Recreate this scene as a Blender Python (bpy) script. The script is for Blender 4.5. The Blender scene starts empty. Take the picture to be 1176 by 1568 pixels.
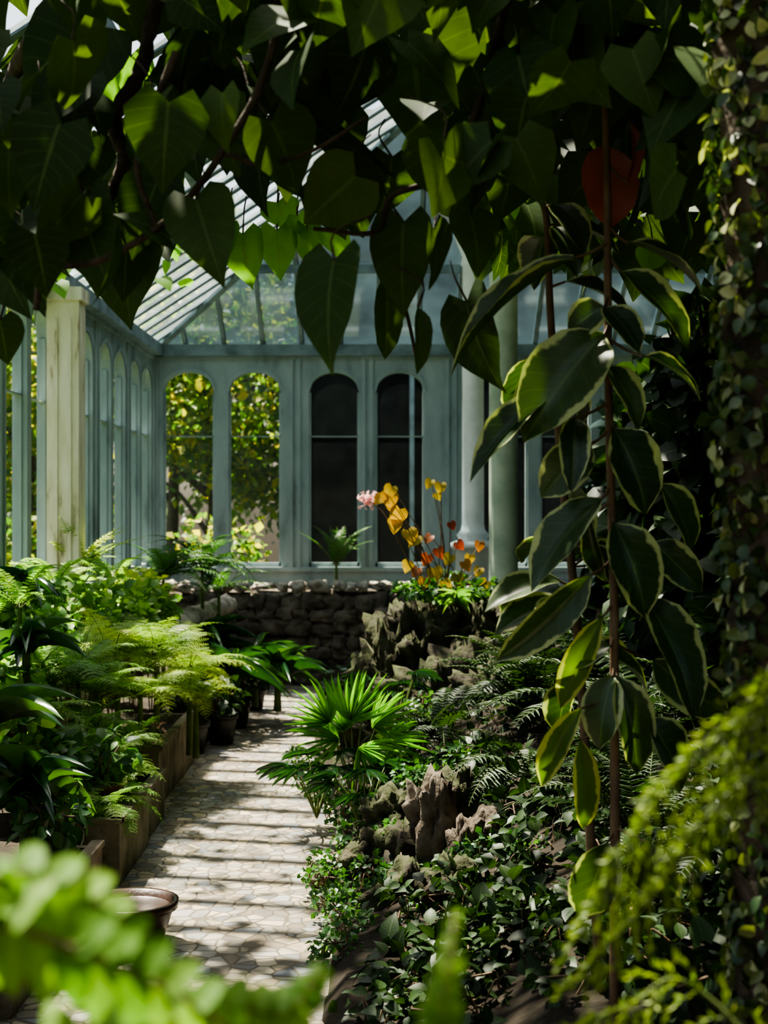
import bpy, bmesh, math, random
import numpy as np
from mathutils import Vector, noise
rng = np.random.default_rng(7)
random.seed(7)
F = 2178.0      # focal length in units of the 1176x1568 survey grid (50 mm on a 36 mm tall sensor)
EYE = 1.5
def W(px, py, d):
    """survey helper: sight line -> metric world point standing at distance d"""
    return np.array([(px-588.0)*d/F, d, EYE+(784.0-py)*d/F])

# ------------------------------------------------------------------ mesh batch
class MB:
    def __init__(s): s.V=[];s.Fc=[];s.M=[];s.A=[];s.n=0
    def add(s,V,Fa,A=None,m=0):
        V=np.asarray(V,float); Fa=np.asarray(Fa,int)
        s.V.append(V); s.Fc.append(Fa+s.n); s.M.append(np.full(len(Fa),m,int))
        s.A.append(np.zeros((len(V),3)) if A is None else np.asarray(A,float)); s.n+=len(V)
    def build(s,name,mats,smooth=True):
        me=bpy.data.meshes.new(name)
        V=np.concatenate(s.V);A=np.concatenate(s.A)
        me.vertices.add(len(V)); me.vertices.foreach_set('co',V.ravel())
        lt=np.concatenate([np.full(len(f),f.shape[1]) for f in s.Fc])
        li=np.concatenate([f.ravel() for f in s.Fc])
        ls=np.concatenate([[0],np.cumsum(lt)[:-1]])
        me.loops.add(len(li)); me.loops.foreach_set('vertex_index',li)
        me.polygons.add(len(lt)); me.polygons.foreach_set('loop_start',ls)
        me.polygons.foreach_set('material_index',np.concatenate(s.M))
        me.polygons.foreach_set('use_smooth',np.full(len(lt),smooth))
        me.update(calc_edges=True)
        a=me.attributes.new('leaf','FLOAT_VECTOR','POINT'); a.data.foreach_set('vector',A.ravel())
        for m in mats: me.materials.append(m)
        ob=bpy.data.objects.new(name,me); bpy.context.scene.collection.objects.link(ob)
        return ob
def nrm(a):
    a=np.asarray(a,float); return a/np.maximum(np.linalg.norm(a,axis=-1,keepdims=True),1e-9)
def place(mb,T,O,D,U,SX,SY,R,m=0):
    V,Fa,UV=T; O=np.atleast_2d(O);N=len(O)
    D=np.broadcast_to(D,(N,3));U=np.broadcast_to(U,(N,3))
    SX=np.broadcast_to(SX,(N,));SY=np.broadcast_to(SY,(N,));R=np.broadcast_to(R,(N,))
    Y=nrm(D);Z=U-(U*Y).sum(1,keepdims=True)*Y
    bad=np.linalg.norm(Z,axis=1)<1e-3; Z=np.where(bad[:,None],np.array([.3,.5,.1])*1.0,Z); Z=nrm(Z)
    X=np.cross(Y,Z)
    P=O[:,None,:]+(SX[:,None]*V[:,0])[...,None]*X[:,None,:]+(SY[:,None]*V[:,1])[...,None]*Y[:,None,:]+(SY[:,None]*V[:,2])[...,None]*Z[:,None,:]
    k=len(V)
    A=np.empty((N,k,3));A[:,:,:2]=UV[None];A[:,:,2]=R[:,None]
    FF=(Fa[None]+ (np.arange(N)*k)[:,None,None]).reshape(-1,Fa.shape[1])
    mb.add(P.reshape(-1,3),FF,A.reshape(-1,3),m)
def tmpl(ts,ws,nu=4,nv=7,fold=.15,droop=.5,lobe=0.0,wave=0.0,base=0.0):
    t=np.linspace(0,1,nv+1);u=np.linspace(-1,1,nu+1)
    w=np.interp(t,ts,ws);V=[];UV=[]
    for i,tt in enumerate(t):
        for uu in u:
            yy=tt-lobe*abs(uu)*(1-tt)**3
            th=droop*yy
            y=math.sin(th)/droop if droop else yy
            z=-(1-math.cos(th))/droop if droop else 0
            V.append((uu*w[i],y+base, z+fold*abs(uu)*w[i]+wave*math.sin(tt*11+uu*1.5)*abs(uu)))
            UV.append((uu,tt))
    n=nu+1
    Fa=[(i*n+j,i*n+j+1,(i+1)*n+j+1,(i+1)*n+j) for i in range(nv) for j in range(nu)]
    return np.array(V),np.array(Fa),np.array(UV)
HEART=tmpl([0,.06,.18,.33,.52,.72,.88,1],[.26,.42,.52,.52,.42,.24,.09,.0],6,12,.12,.6,.17,.018)
HEARTS=tmpl([0,.06,.18,.33,.52,.72,.88,1],[.26,.40,.50,.49,.38,.2,.07,.0],2,5,.15,.5,.17,0)
RUB=tmpl([0,.06,.2,.4,.6,.8,.94,1],[.02,.2,.40,.49,.47,.34,.12,0],6,10,.22,.7,0,.016)
OVAL=tmpl([0,.2,.45,.75,1],[.04,.36,.45,.28,0],2,4,.2,.6)
SMALL=tmpl([0,.4,1],[.08,.5,0],2,2,.25,.4)
BLADE=tmpl([0,.15,.5,.85,1],[.35,.5,.5,.3,.0],2,8,.5,1.3)
BLADE2=tmpl([0,.15,.5,.85,1],[.35,.5,.5,.3,.0],2,7,.3,.5)
PINNA=tmpl([0,.15,.5,1],[.35,.5,.38,.02],2,3,.2,.4)
PINNAL=tmpl([0,.1,.5,.8,1],[.45,.5,.46,.3,.02],4,8,.12,.5,0,.03)
def feather():
    V=[];Fa=[];UV=[];n=9
    for i in range(n):
        t=.08+.9*i/(n-1); l=.17*(1-t)**.6+.03
        for s in (-1,1):
            b=len(V); z=-.25*t*t
            V+= [(0,t-.035,z),(s*l*.55,t-.0,z+.01),(s*l,t+.07,z-.02),(0,t+.025,z)]
            UV+=[(0,t),(s*.5,t),(s,t),(0,t)]
            Fa.append((b,b+1,b+2,b+3) if s>0 else (b+3,b+2,b+1,b))
    return np.array(V,float),np.array(Fa),np.array(UV,float)
FEATH=feather()
def catmull(P,n=8):
    P=[np.array(p,float) for p in P]
    if len(P)<3: return np.array([P[0]+(P[1]-P[0])*i/n for i in range(n+1)])
    Q=[2*P[0]-P[1]]+P+[2*P[-1]-P[-2]];out=[]
    for i in range(1,len(Q)-2):
        for k in range(n):
            t=k/n
            out.append(.5*((2*Q[i])+(-Q[i-1]+Q[i+1])*t+(2*Q[i-1]-5*Q[i]+4*Q[i+1]-Q[i+2])*t*t+(-Q[i-1]+3*Q[i]-3*Q[i+1]+Q[i+2])*t**3))
    out.append(P[-1]);return np.array(out)
def tube(mb,P,r0,r1=None,sides=6,m=0,rnd=.5,bump=0):
    P=np.asarray(P,float);n=len(P); r1=r0 if r1 is None else r1
    T=nrm(np.gradient(P,axis=0)); ref=np.array([.31,.2,.93])
    if abs(T[:,2]).mean()>.8: ref=np.array([.1,1,.05])
    X=nrm(np.cross(T,ref));Y=np.cross(T,X)
    r=np.linspace(r0,r1,n)
    a=np.linspace(0,2*math.pi,sides,endpoint=False)
    rr=np.repeat(r[:,None],sides,1)
    if bump: rr=rr*(1+bump*rng.normal(size=rr.shape))
    V=P[:,None,:]+rr[...,None]*(np.cos(a)[None,:,None]*X[:,None,:]+np.sin(a)[None,:,None]*Y[:,None,:])
    Fa=[(i*sides+j,i*sides+(j+1)%sides,(i+1)*sides+(j+1)%sides,(i+1)*sides+j) for i in range(n-1) for j in range(sides)]
    A=np.zeros((n*sides,3));A[:,2]=rnd;A[:,1]=np.repeat(np.linspace(0,1,n),sides)
    mb.add(V.reshape(-1,3),Fa,A,m)
CF=np.array([(0,3,2,1),(4,5,6,7),(0,1,5,4),(1,2,6,5),(2,3,7,6),(3,0,4,7)])
def box(mb,x0,x1,y0,y1,z0,z1,m=0):
    mb.add([(x0,y0,z0),(x1,y0,z0),(x1,y1,z0),(x0,y1,z0),(x0,y0,z1),(x1,y0,z1),(x1,y1,z1),(x0,y1,z1)],CF,None,m)
def beam(mb,p0,p1,w,h,up=(0,0,1),m=0):
    p0=np.array(p0,float);p1=np.array(p1,float);t=nrm(p1-p0);u=np.array(up,float);u=nrm(u-(u@t)*t);s=np.cross(t,u)
    V=[]
    for p in (p0,p1):
        for a,b in ((-1,-1),(1,-1),(1,1),(-1,1)): V.append(p+s*a*w/2+u*b*h/2)
    mb.add(V,CF,None,m)
def lathe(mb,prof,c,n=24,m=0):
    k=len(prof);V=[]
    for r,z in prof:
        for j in range(n):
            a=2*math.pi*j/n;V.append((c[0]+r*math.cos(a),c[1]+r*math.sin(a),c[2]+z))
    mb.add(V,[(i*n+j,i*n+(j+1)%n,(i+1)*n+(j+1)%n,(i+1)*n+j) for i in range(k-1) for j in range(n)],None,m)
def ico(sub):
    bm=bmesh.new();bmesh.ops.create_icosphere(bm,subdivisions=sub,radius=1)
    V=np.array([v.co[:] for v in bm.verts]);Fa=np.array([[v.index for v in f.verts] for f in bm.faces]);bm.free();return V,Fa
ICO2=ico(2);ICO3=ico(3);ICO4=ico(4);ICO5=ico(5)
def rock(mb,c,r,T=None,amp=.35,freq=1.3,m=0,blocky=0.0):
    V,Fa=T or ICO3;off=rng.uniform(-50,50,3);r=np.array(r,float)*np.ones(3);out=[]
    for v in V:
        q=Vector(v*freq+off)
        d=1+amp*noise.noise(q)+amp*.6*noise.noise(q*2.3)+amp*.35*noise.noise(q*5.1)+amp*.2*noise.noise(q*11)
        if blocky: d*=1+blocky*(1/np.abs(v).max()-1)
        out.append(v*d)
    mb.add(np.array(c)+np.array(out)*r,Fa,np.tile([0,0,rng.random()],(len(V),1)),m)

# ------------------------------------------------------------------ materials
def newmat(name):
    m=bpy.data.materials.new(name);m.use_nodes=True;nt=m.node_tree;nt.nodes.clear();return m,nt
def N(nt,t,**k):
    n=nt.nodes.new(t)
    for a,b in k.items(): setattr(n,a,b)
    return n
def math_(nt,op,a,b=None,c=None):
    n=N(nt,'ShaderNodeMath',operation=op)
    for i,x in enumerate((a,b,c)):
        if x is None: continue
        if isinstance(x,(int,float)): n.inputs[i].default_value=x
        else: nt.links.new(x,n.inputs[i])
    return n.outputs[0]
def ramp(nt,fac,stops):
    r=N(nt,'ShaderNodeValToRGB');e=r.color_ramp.elements
    while len(e)>1:e.remove(e[-1])
    e[0].position=stops[0][0];e[0].color=(*stops[0][1],1)
    for p,c in stops[1:]:
        x=e.new(p);x.color=(*c,1)
    nt.links.new(fac,r.inputs[0]);return r.outputs[0]
def mixc(nt,f,a,b):
    n=N(nt,'ShaderNodeMix',data_type='RGBA')
    for i,x in ((0,f),(6,a),(7,b)):
        if isinstance(x,(int,float)): n.inputs[i].default_value=x
        elif isinstance(x,tuple): n.inputs[i].default_value=(*x,1)
        else: nt.links.new(x,n.inputs[i])
    return n.outputs[2]
def noise_(nt,scale,detail=4,co='Object',rough=.55,stretch=None):
    tc=N(nt,'ShaderNodeTexCoord');n=N(nt,'ShaderNodeTexNoise');n.inputs['Scale'].default_value=scale;n.inputs['Detail'].default_value=detail;n.inputs['Roughness'].default_value=rough
    if stretch:
        mp=N(nt,'ShaderNodeMapping');mp.inputs['Scale'].default_value=stretch;nt.links.new(tc.outputs[co],mp.inputs[0]);nt.links.new(mp.outputs[0],n.inputs['Vector'])
    else: nt.links.new(tc.outputs[co],n.inputs['Vector'])
    return n.outputs[0]
def leafmat(name,cols,trans=.35,rough=.38,edge=None,edgew=.72,vein=.5,spec=.5,tcol=(1.5,1.7,.5)):
    m,nt=newmat(name)
    at=N(nt,'ShaderNodeAttribute',attribute_name='leaf');sp=N(nt,'ShaderNodeSeparateXYZ');nt.links.new(at.outputs['Vector'],sp.inputs[0])
    u,v,r=sp.outputs
    c=ramp(nt,r,[(i/(len(cols)-1),x) for i,x in enumerate(cols)])
    au=math_(nt,'ABSOLUTE',u)
    if vein>0:
        rib=math_(nt,'LESS_THAN',au,.05)
        vv=math_(nt,'SINE',math_(nt,'MULTIPLY',math_(nt,'SUBTRACT',v,math_(nt,'MULTIPLY',au,.22)),48.0))
        vv=math_(nt,'GREATER_THAN',vv,.93)
        vm=math_(nt,'MAXIMUM',rib,math_(nt,'MULTIPLY',vv,.35))
        c=mixc(nt,math_(nt,'MULTIPLY',vm,vein),c,(.10,.15,.05))
    nz=noise_(nt,14,3)
    if edge:
        e=math_(nt,'ADD',au,math_(nt,'MULTIPLY',math_(nt,'SUBTRACT',nz,.5),.9))
        mr=N(nt,'ShaderNodeMapRange');nt.links.new(e,mr.inputs[0]);mr.inputs[1].default_value=edgew;mr.inputs[2].default_value=edgew+.08
        c=mixc(nt,mr.outputs[0],c,edge)
    hs=N(nt,'ShaderNodeHueSaturation');nt.links.new(c,hs.inputs['Color']);nt.links.new(math_(nt,'ADD',math_(nt,'MULTIPLY',nz,.8),.6),hs.inputs['Value'])
    c=hs.outputs[0]
    pb=N(nt,'ShaderNodeBsdfPrincipled');nt.links.new(c,pb.inputs['Base Color']);pb.inputs['Roughness'].default_value=rough;pb.inputs['Specular IOR Level'].default_value=spec
    tr=N(nt,'ShaderNodeBsdfTranslucent');vm=N(nt,'ShaderNodeVectorMath',operation='MULTIPLY');nt.links.new(c,vm.inputs[0]);vm.inputs[1].default_value=tcol
    nt.links.new(vm.outputs[0],tr.inputs[0])
    mx=N(nt,'ShaderNodeMixShader');mx.inputs[0].default_value=trans;nt.links.new(pb.outputs[0],mx.inputs[1]);nt.links.new(tr.outputs[0],mx.inputs[2])
    o=N(nt,'ShaderNodeOutputMaterial');nt.links.new(mx.outputs[0],o.inputs[0]);return m
def surf(name,stops,scale=4,rough=.8,bump=.3,bscale=None,detail=6,metal=0,spec=.3,stretch=None):
    m,nt=newmat(name);nz=noise_(nt,scale,detail,stretch=stretch)
    c=ramp(nt,nz,stops)
    pb=N(nt,'ShaderNodeBsdfPrincipled');nt.links.new(c,pb.inputs['Base Color']);pb.inputs['Roughness'].default_value=rough;pb.inputs['Specular IOR Level'].default_value=spec
    if bump:
        b=N(nt,'ShaderNodeBump');b.inputs['Strength'].default_value=bump;b.inputs['Distance'].default_value=.02
        nt.links.new(noise_(nt,bscale or scale*6,6),b.inputs['Height']);nt.links.new(b.outputs[0],pb.inputs['Normal'])
    o=N(nt,'ShaderNodeOutputMaterial');nt.links.new(pb.outputs[0],o.inputs[0]);return m
def glassmat(name,tint,haze,hz,gl=.1,dirt=6):
    m,nt=newmat(name)
    t=N(nt,'ShaderNodeBsdfTransparent');t.inputs[0].default_value=(*tint,1)
    d=N(nt,'ShaderNodeBsdfTranslucent');d.inputs[0].default_value=(*haze,1)
    df=N(nt,'ShaderNodeBsdfDiffuse');df.inputs[0].default_value=(*haze,1)
    dd=N(nt,'ShaderNodeMixShader');dd.inputs[0].default_value=.4;nt.links.new(d.outputs[0],dd.inputs[1]);nt.links.new(df.outputs[0],dd.inputs[2])
    g=N(nt,'ShaderNodeBsdfGlossy');g.inputs['Roughness'].default_value=.08
    nz=noise_(nt,dirt,5);mr=N(nt,'ShaderNodeMapRange');nt.links.new(nz,mr.inputs[0]);mr.inputs[1].default_value=.35;mr.inputs[2].default_value=.7;mr.inputs[3].default_value=hz*.6;mr.inputs[4].default_value=min(1,hz*1.5)
    m1=N(nt,'ShaderNodeMixShader');nt.links.new(mr.outputs[0],m1.inputs[0]);nt.links.new(t.outputs[0],m1.inputs[1]);nt.links.new(dd.outputs[0],m1.inputs[2])
    m2=N(nt,'ShaderNodeMixShader');m2.inputs[0].default_value=gl;nt.links.new(m1.outputs[0],m2.inputs[1]);nt.links.new(g.outputs[0],m2.inputs[2])
    o=N(nt,'ShaderNodeOutputMaterial');nt.links.new(m2.outputs[0],o.inputs[0]);return m

PAINT=surf('blue_grey_paint',[(.22,(.10,.13,.125)),(.42,(.25,.325,.33)),(.7,(.36,.44,.44))],5,.6,.12,stretch=(1,1,.4))
CREAM=surf('cream_peeling_paint',[(.26,(.12,.09,.05)),(.33,(.34,.28,.17)),(.40,(.70,.64,.46)),(.6,(.84,.80,.64))],9,.7,.3,stretch=(1.4,1.4,.3))
WHITE=surf('white_column_paint',[(.3,(.7,.74,.7)),(.6,(.9,.92,.88))],5,.5,.05)
GREENP=surf('pale_green_column_paint',[(.3,(.30,.38,.29)),(.6,(.46,.54,.43))],6,.5,.05)
ROOFP=surf('roof_bar_paint',[(.3,(.08,.12,.13)),(.6,(.2,.27,.29))],6,.6,.1)
STONE=surf('grey_stone',[(.25,(.035,.03,.022)),(.5,(.11,.09,.068)),(.75,(.24,.205,.16))],7,.95,.9,26)
PALESTONE=surf('pale_stone',[(.25,(.14,.12,.09)),(.5,(.36,.32,.26)),(.8,(.58,.54,.46))],8,.95,.8,26)
TUFA=surf('mossy_tufa_rock',[(.25,(.010,.010,.006)),(.42,(.040,.034,.022)),(.55,(.045,.055,.02)),(.75,(.14,.11,.08))],9,.95,1,24)
BROCK=surf('brown_garden_rock',[(.25,(.025,.02,.013)),(.5,(.10,.078,.055)),(.75,(.25,.21,.16))],9,.95,1,24)
SOIL=surf('dark_soil',[(.3,(.010,.008,.005)),(.7,(.035,.026,.016))],9,1,.8,40)
CONC=surf('concrete',[(.3,(.08,.065,.045)),(.6,(.22,.18,.13))],8,.9,.5)
WOODP=surf('mossy_concrete',[(.3,(.06,.06,.03)),(.7,(.24,.21,.15))],6,.9,.5)
TERRA=surf('terracotta',[(.3,(.13,.045,.025)),(.7,(.26,.09,.05))],8,.7,.3)
DARKP=surf('dark_plastic_pot',[(.3,(.012,.012,.012)),(.7,(.03,.028,.026))],8,.4,.05)
BARK=surf('bark',[(.3,(.02,.014,.008)),(.7,(.10,.075,.05))],12,.9,.9,40)
STEM=surf('green_brown_stem',[(.3,(.09,.055,.03)),(.7,(.20,.13,.075))],12,.6,.2)
GSTEM=surf('green_stem',[(.3,(.06,.10,.02)),(.7,(.14,.18,.05))],12,.6,.1)
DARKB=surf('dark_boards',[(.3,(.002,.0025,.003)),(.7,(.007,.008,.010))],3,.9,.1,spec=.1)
GRASS=surf('outside_grass',[(.3,(.03,.05,.012)),(.7,(.10,.12,.03))],3,1,.5)
ROOFG=glassmat('roof_glass',(.84,.88,.90),(.50,.60,.62),.22,.08,3)
BACKG=glassmat('dark_back_roof_glass',(.16,.23,.27),(.03,.05,.06),.4,.06,2)  # much darker tint and haze than the left slope glass
SHADEG=glassmat('shade_tinted_roof_glass',(.08,.10,.08),(.010,.016,.010),.8,.02,2)  # dark tint stands in for tree shade, keeps skylight off the right side
WING=glassmat('window_glass',(.93,.95,.94),(.25,.32,.30),.012,.02,5)

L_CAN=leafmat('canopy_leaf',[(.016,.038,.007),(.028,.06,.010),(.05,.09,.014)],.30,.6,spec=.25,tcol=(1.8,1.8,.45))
L_LIT=leafmat('sunlit_canopy_leaf',[(.08,.19,.02),(.14,.30,.03)],.6,.5,tcol=(1.9,2.1,.5))  # brighter copy of the canopy leaf, sun glow put into the colour
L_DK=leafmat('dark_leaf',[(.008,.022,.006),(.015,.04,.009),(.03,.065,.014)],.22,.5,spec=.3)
L_FERN=leafmat('fern_leaf',[(.06,.17,.025),(.14,.30,.05),(.26,.40,.07)],.42,.5,vein=0)
L_FERND=leafmat('deep_green_fern_leaf',[(.02,.07,.02),(.045,.13,.035),(.09,.19,.05)],.38,.45,vein=0)
L_YEL=leafmat('lime_fern_leaf',[(.15,.27,.04),(.27,.41,.05),(.44,.49,.08)],.42,.5,vein=0)
L_GLOSS=leafmat('glossy_strap_leaf',[(.012,.05,.018),(.025,.085,.03),(.05,.12,.035)],.22,.28,vein=.15,spec=.6)
L_PALM=leafmat('palm_leaf',[(.07,.24,.02),(.14,.37,.03),(.22,.46,.05)],.5,.4,vein=.3)
L_VAR=leafmat('variegated_rubber_leaf',[(.014,.036,.011),(.024,.055,.015),(.04,.075,.02)],.24,.36,edge=(.42,.46,.22),edgew=.80,vein=.6,spec=.55)
L_VARY=leafmat('yellow_variegated_leaf',[(.07,.13,.02),(.12,.19,.03)],.4,.4,edge=(.45,.46,.10),edgew=.7,vein=.4)
L_RED=leafmat('reddish_leaf',[(.28,.06,.035),(.34,.10,.05)],.4,.45,vein=.15,tcol=(1.4,1,.7))
L_BEG=leafmat('bronze_begonia_leaf',[(.22,.03,.02),(.34,.12,.02),(.50,.36,.03),(.2,.22,.03)],.45,.45,vein=.2,tcol=(1.3,1.1,.5))
L_PINK=leafmat('pink_petal',[(.8,.42,.42),(.9,.6,.58)],.4,.5,vein=0,tcol=(1.1,1,1))
L_OUT=leafmat('outdoor_foliage',[(.03,.09,.015),(.08,.17,.02),(.18,.25,.03),(.5,.38,.03)],.5,.5,vein=0)
L_OUTD=leafmat('outdoor_dark_foliage',[(.02,.05,.02),(.05,.10,.03),(.10,.15,.05)],.4,.5,vein=0)
L_IVY=leafmat('creeping_fig_leaf',[(.012,.032,.008),(.025,.06,.012),(.05,.09,.02),(.12,.15,.035),(.50,.52,.28)],.28,.35,vein=.2,spec=.5)  # palest stop is cream variegation doubling as lit glints
L_NEAR=leafmat('sword_fern_leaf',[(.08,.19,.02),(.13,.26,.035),(.20,.34,.06)],.42,.6,vein=.1,spec=.2)
L_ASP=leafmat('asparagus_fern_leaf',[(.12,.20,.025),(.26,.33,.045)],.4,.5,vein=0)

def pavemat():
    m,nt=newmat('mosaic_paving')
    tc=N(nt,'ShaderNodeTexCoord')
    def vor(scale,feat):
        v=N(nt,'ShaderNodeTexVoronoi',feature=feat);v.inputs['Scale'].default_value=scale;v.inputs['Randomness'].default_value=.8
        nt.links.new(tc.outputs['Object'],v.inputs['Vector']);return v
    e=vor(14,'DISTANCE_TO_EDGE').outputs['Distance'];c=vor(14,'F1').outputs['Color']
    s=N(nt,'ShaderNodeSeparateColor');nt.links.new(c,s.inputs[0])
    col=ramp(nt,s.outputs[0],[(0,(.28,.22,.14)),(.2,(.46,.38,.26)),(.4,(.22,.23,.24)),(.55,(.44,.37,.26)),(.75,(.14,.15,.16)),(1,(.20,.155,.10))])
    mr=N(nt,'ShaderNodeMapRange');nt.links.new(e,mr.inputs[0]);mr.inputs[1].default_value=.02;mr.inputs[2].default_value=.09
    col=mixc(nt,mr.outputs[0],(.11,.09,.06),col)
    d=noise_(nt,5,6);mr2=N(nt,'ShaderNodeMapRange');nt.links.new(d,mr2.inputs[0]);mr2.inputs[1].default_value=.48;mr2.inputs[2].default_value=.7;mr2.inputs[4].default_value=.75
    col=mixc(nt,mr2.outputs[0],col,(.09,.068,.04))
    pb=N(nt,'ShaderNodeBsdfPrincipled');nt.links.new(col,pb.inputs['Base Color']);pb.inputs['Roughness'].default_value=.75
    b=N(nt,'ShaderNodeBump');b.inputs['Strength'].default_value=.4;b.inputs['Distance'].default_value=.008;nt.links.new(mr.outputs[0],b.inputs['Height']);nt.links.new(b.outputs[0],pb.inputs['Normal'])
    o=N(nt,'ShaderNodeOutputMaterial');nt.links.new(pb.outputs[0],o.inputs[0]);return m
PAVE=pavemat()

# ------------------------------------------------------------------ building shell
XL,XR,YB,YF=-2.12,4.12,13.07,-2.2
EZ=2.93;SL=.65;XM=1.0
mb=MB();box(mb,-2.05,4.05,YF,YB,-.12,0);mb.build('floor',[PAVE],False)
mb=MB();box(mb,-30,30,-12,45,-.4,-.13);mb.build('outside_ground',[GRASS],False)

def bay_wall(name,mp,u0,u1,opens,sill=.984,spring=2.60,rise=.184,top=EZ,th=.09,firstwin=1,mat=PAINT):
    """mp(u,v,z)->world, v=0 room face, + outward"""
    mb=MB()
    def bx(a,b,v0,v1,z0,z1):
        P=[mp(a,v0,z0),mp(b,v0,z0),mp(b,v1,z0),mp(a,v1,z0),mp(a,v0,z1),mp(b,v0,z1),mp(b,v1,z1),mp(a,v1,z1)]
        mb.add(P,CF)
    bx(u0,u1,0,th,.80,sill); bx(u0,u1,-.03,th+.03,sill-.03,sill+.01); bx(u0,u1,-.015,.0,.82,.86)
    P=[mp(u0,.0,-.12),mp(u1,.0,-.12),mp(u1,.2,-.12),mp(u0,.2,-.12),mp(u0,.0,.80),mp(u1,.0,.80),mp(u1,.2,.80),mp(u0,.2,.80)]
    mb.add(P,CF,None,1)
    bx(u0,u1,-.02,th+.03,top-.03,top+.03); bx(u0,u1,-.05,th+.06,top+.03,top+.06)
    e=[u0]+[x for o in opens for x in o]+[u1]
    for i in range(0,len(e),2):
        a,b=e[i],e[i+1]
        if b-a<.01: continue
        bx(a,b,0,th,sill,top)
        c=(a+b)/2
        if b-a>.14:
            for dx in (-.035,.035): bx(c+dx-.018,c+dx+.018,-.022,0,sill,top-.03)
    for a,b in opens:
        n=16;us=np.linspace(a,b,n+1);c=(a+b)/2;h=(b-a)/2
        zs=spring+rise*np.sqrt(np.maximum(0,1-((us-c)/h)**2))
        for v,flip in ((0,0),(th,1)):
            V=[mp(u,v,z) for u,z in zip(us,zs)]+[mp(u,v,top) for u in us]
            mb.add(V,[(i,i+1,i+n+2,i+n+1) for i in range(n)])
        V=[mp(u,0,z) for u,z in zip(us,zs)]+[mp(u,th,z) for u,z in zip(us,zs)]
        mb.add(V,[(i,i+1,i+n+2,i+n+1) for i in range(n)])
        o=zs+.02
        V=[mp(u,-.02,z) for u,z in zip(us,zs)]+[mp(c+(u-c)*1.06,-.02,z) for u,z in zip(us,o+.012)]
        mb.add(V,[(i,i+1,i+n+2,i+n+1) for i in range(n)])
    mb.build(name,[mat,STONE],False)
    for k,(a,b) in enumerate(opens):
        w=MB();n=16;us=np.linspace(a,b,n+1);c=(a+b)/2;h=(b-a)/2
        zs=spring+rise*np.sqrt(np.maximum(0,1-((us-c)/h)**2))
        V=[mp(u,.05,sill+.01) for u in us]+[mp(u,.05,z) for u,z in zip(us,zs)]
        w.add(V,[(i,i+1,i+n+2,i+n+1) for i in range(n)],None,0)
        def wb(a,b,z0,z1):
            w.add([mp(a,.03,z0),mp(b,.03,z0),mp(b,.07,z0),mp(a,.07,z0),mp(a,.03,z1),mp(b,.03,z1),mp(b,.07,z1),mp(a,.07,z1)],CF,None,1)
        wb(a,a+.018,sill,spring);wb(b-.018,b,sill,spring);wb(a,b,sill+.01,sill+.05);wb(a,b,2.19,2.20)
        w.build('window_%d'%(firstwin+k),[WING,mat],False)
back=[(-2.028,-1.56),(-1.428,-.948),(-.69,-.228),(-.078,.372),(.86,1.32),(1.44,1.9),(2.2,2.66),(2.78,3.24),(3.4,3.86)]
bay_wall('wall_back',lambda u,v,z:(u,YB+v,z),XL-.1,XR+.1,back,firstwin=1)
yo=[];y=YB-.12
while y>YF+.8:
    yo.append((y-.50,y)); y-=.50+(.10 if len(yo)%2 else .2)
yo=[(a,b) for a,b in yo][::-1]
bay_wall('wall_left',lambda u,v,z:(XL-v,u,z),YF,YB+.09,yo,firstwin=10)
bay_wall('wall_right',lambda u,v,z:(XR+v,u,z),YF,YB+.09,yo,firstwin=10+len(yo))
mb=MB();box(mb,XL,XR,YF-.15,YF,-.12,EZ)
mb.add([(XL,YF,EZ),(XR,YF,EZ),(XM,YF,EZ+SL*(XM-XL)),(XL,YF-.15,EZ),(XR,YF-.15,EZ),(XM,YF-.15,EZ+SL*(XM-XL))],[(0,1,2),(3,5,4)])
mb.build('wall_front',[STONE],False)
# roof
mb=MB();E=EZ+.07;ZR=E+SL*(XM-XL);YH=YB-(XM-XL)
mb.add([(XL,YF,E),(XL,YB,E),(XM,YH,ZR),(XM,YF,ZR)],[(0,1,2,3)],None,1)
mb.add([(XR,YF,E),(XR,YB,E),(XM,YH,ZR),(XM,YF,ZR)],[(0,1,2,3)],None,3)
mb.add([(XL,YB,E),(XR,YB,E),(XM,YH,ZR)],[(0,1,2)],None,2)
y=YF+.1
while y<YB-.05:
    x1=min(XM,XL+(YB-y))
    beam(mb,(XL,y,E+.01),(x1,y,E+SL*(x1-XL)+.01),.07,.03)
    x2=max(XM,XR-(YB-y))
    beam(mb,(XR,y,E+.01),(x2,y,E+SL*(XR-x2)+.01),.04,.035)
    y+=.34
x=XL+.3
while x<XR-.1:
    yy=max(YB-min(x-XL,XR-x),YH);beam(mb,(x,YB,E+.01),(x,yy,E+SL*(YB-yy)+.01),.035,.05);x+=.355
for f in (.93,1.9,2.7):
    z=E+SL*f-.03
    beam(mb,(XL+f,YF,z),(XL+f,YB-f,z),.05,.07);beam(mb,(XR-f,YF,z),(XR-f,YB-f,z),.05,.07);beam(mb,(XL+f,YB-f,z),(XR-f,YB-f,z),.05,.07)
beam(mb,(XM,YF,ZR),(XM,YH,ZR),.08,.12);beam(mb,(XL,YB,E),(XM,YH,ZR),.07,.09);beam(mb,(XR,YB,E),(XM,YH,ZR),.07,.09)
beam(mb,(XL+.04,YF,E-.02),(XL+.04,YB,E-.02),.12,.1);beam(mb,(XR-.04,YF,E-.02),(XR-.04,YB,E-.02),.12,.1);beam(mb,(XL,YB-.04,E-.02),(XR,YB-.04,E-.02),.12,.1)
mb.build('ceiling',[ROOFP,ROOFG,BACKG,SHADEG],False)

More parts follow.
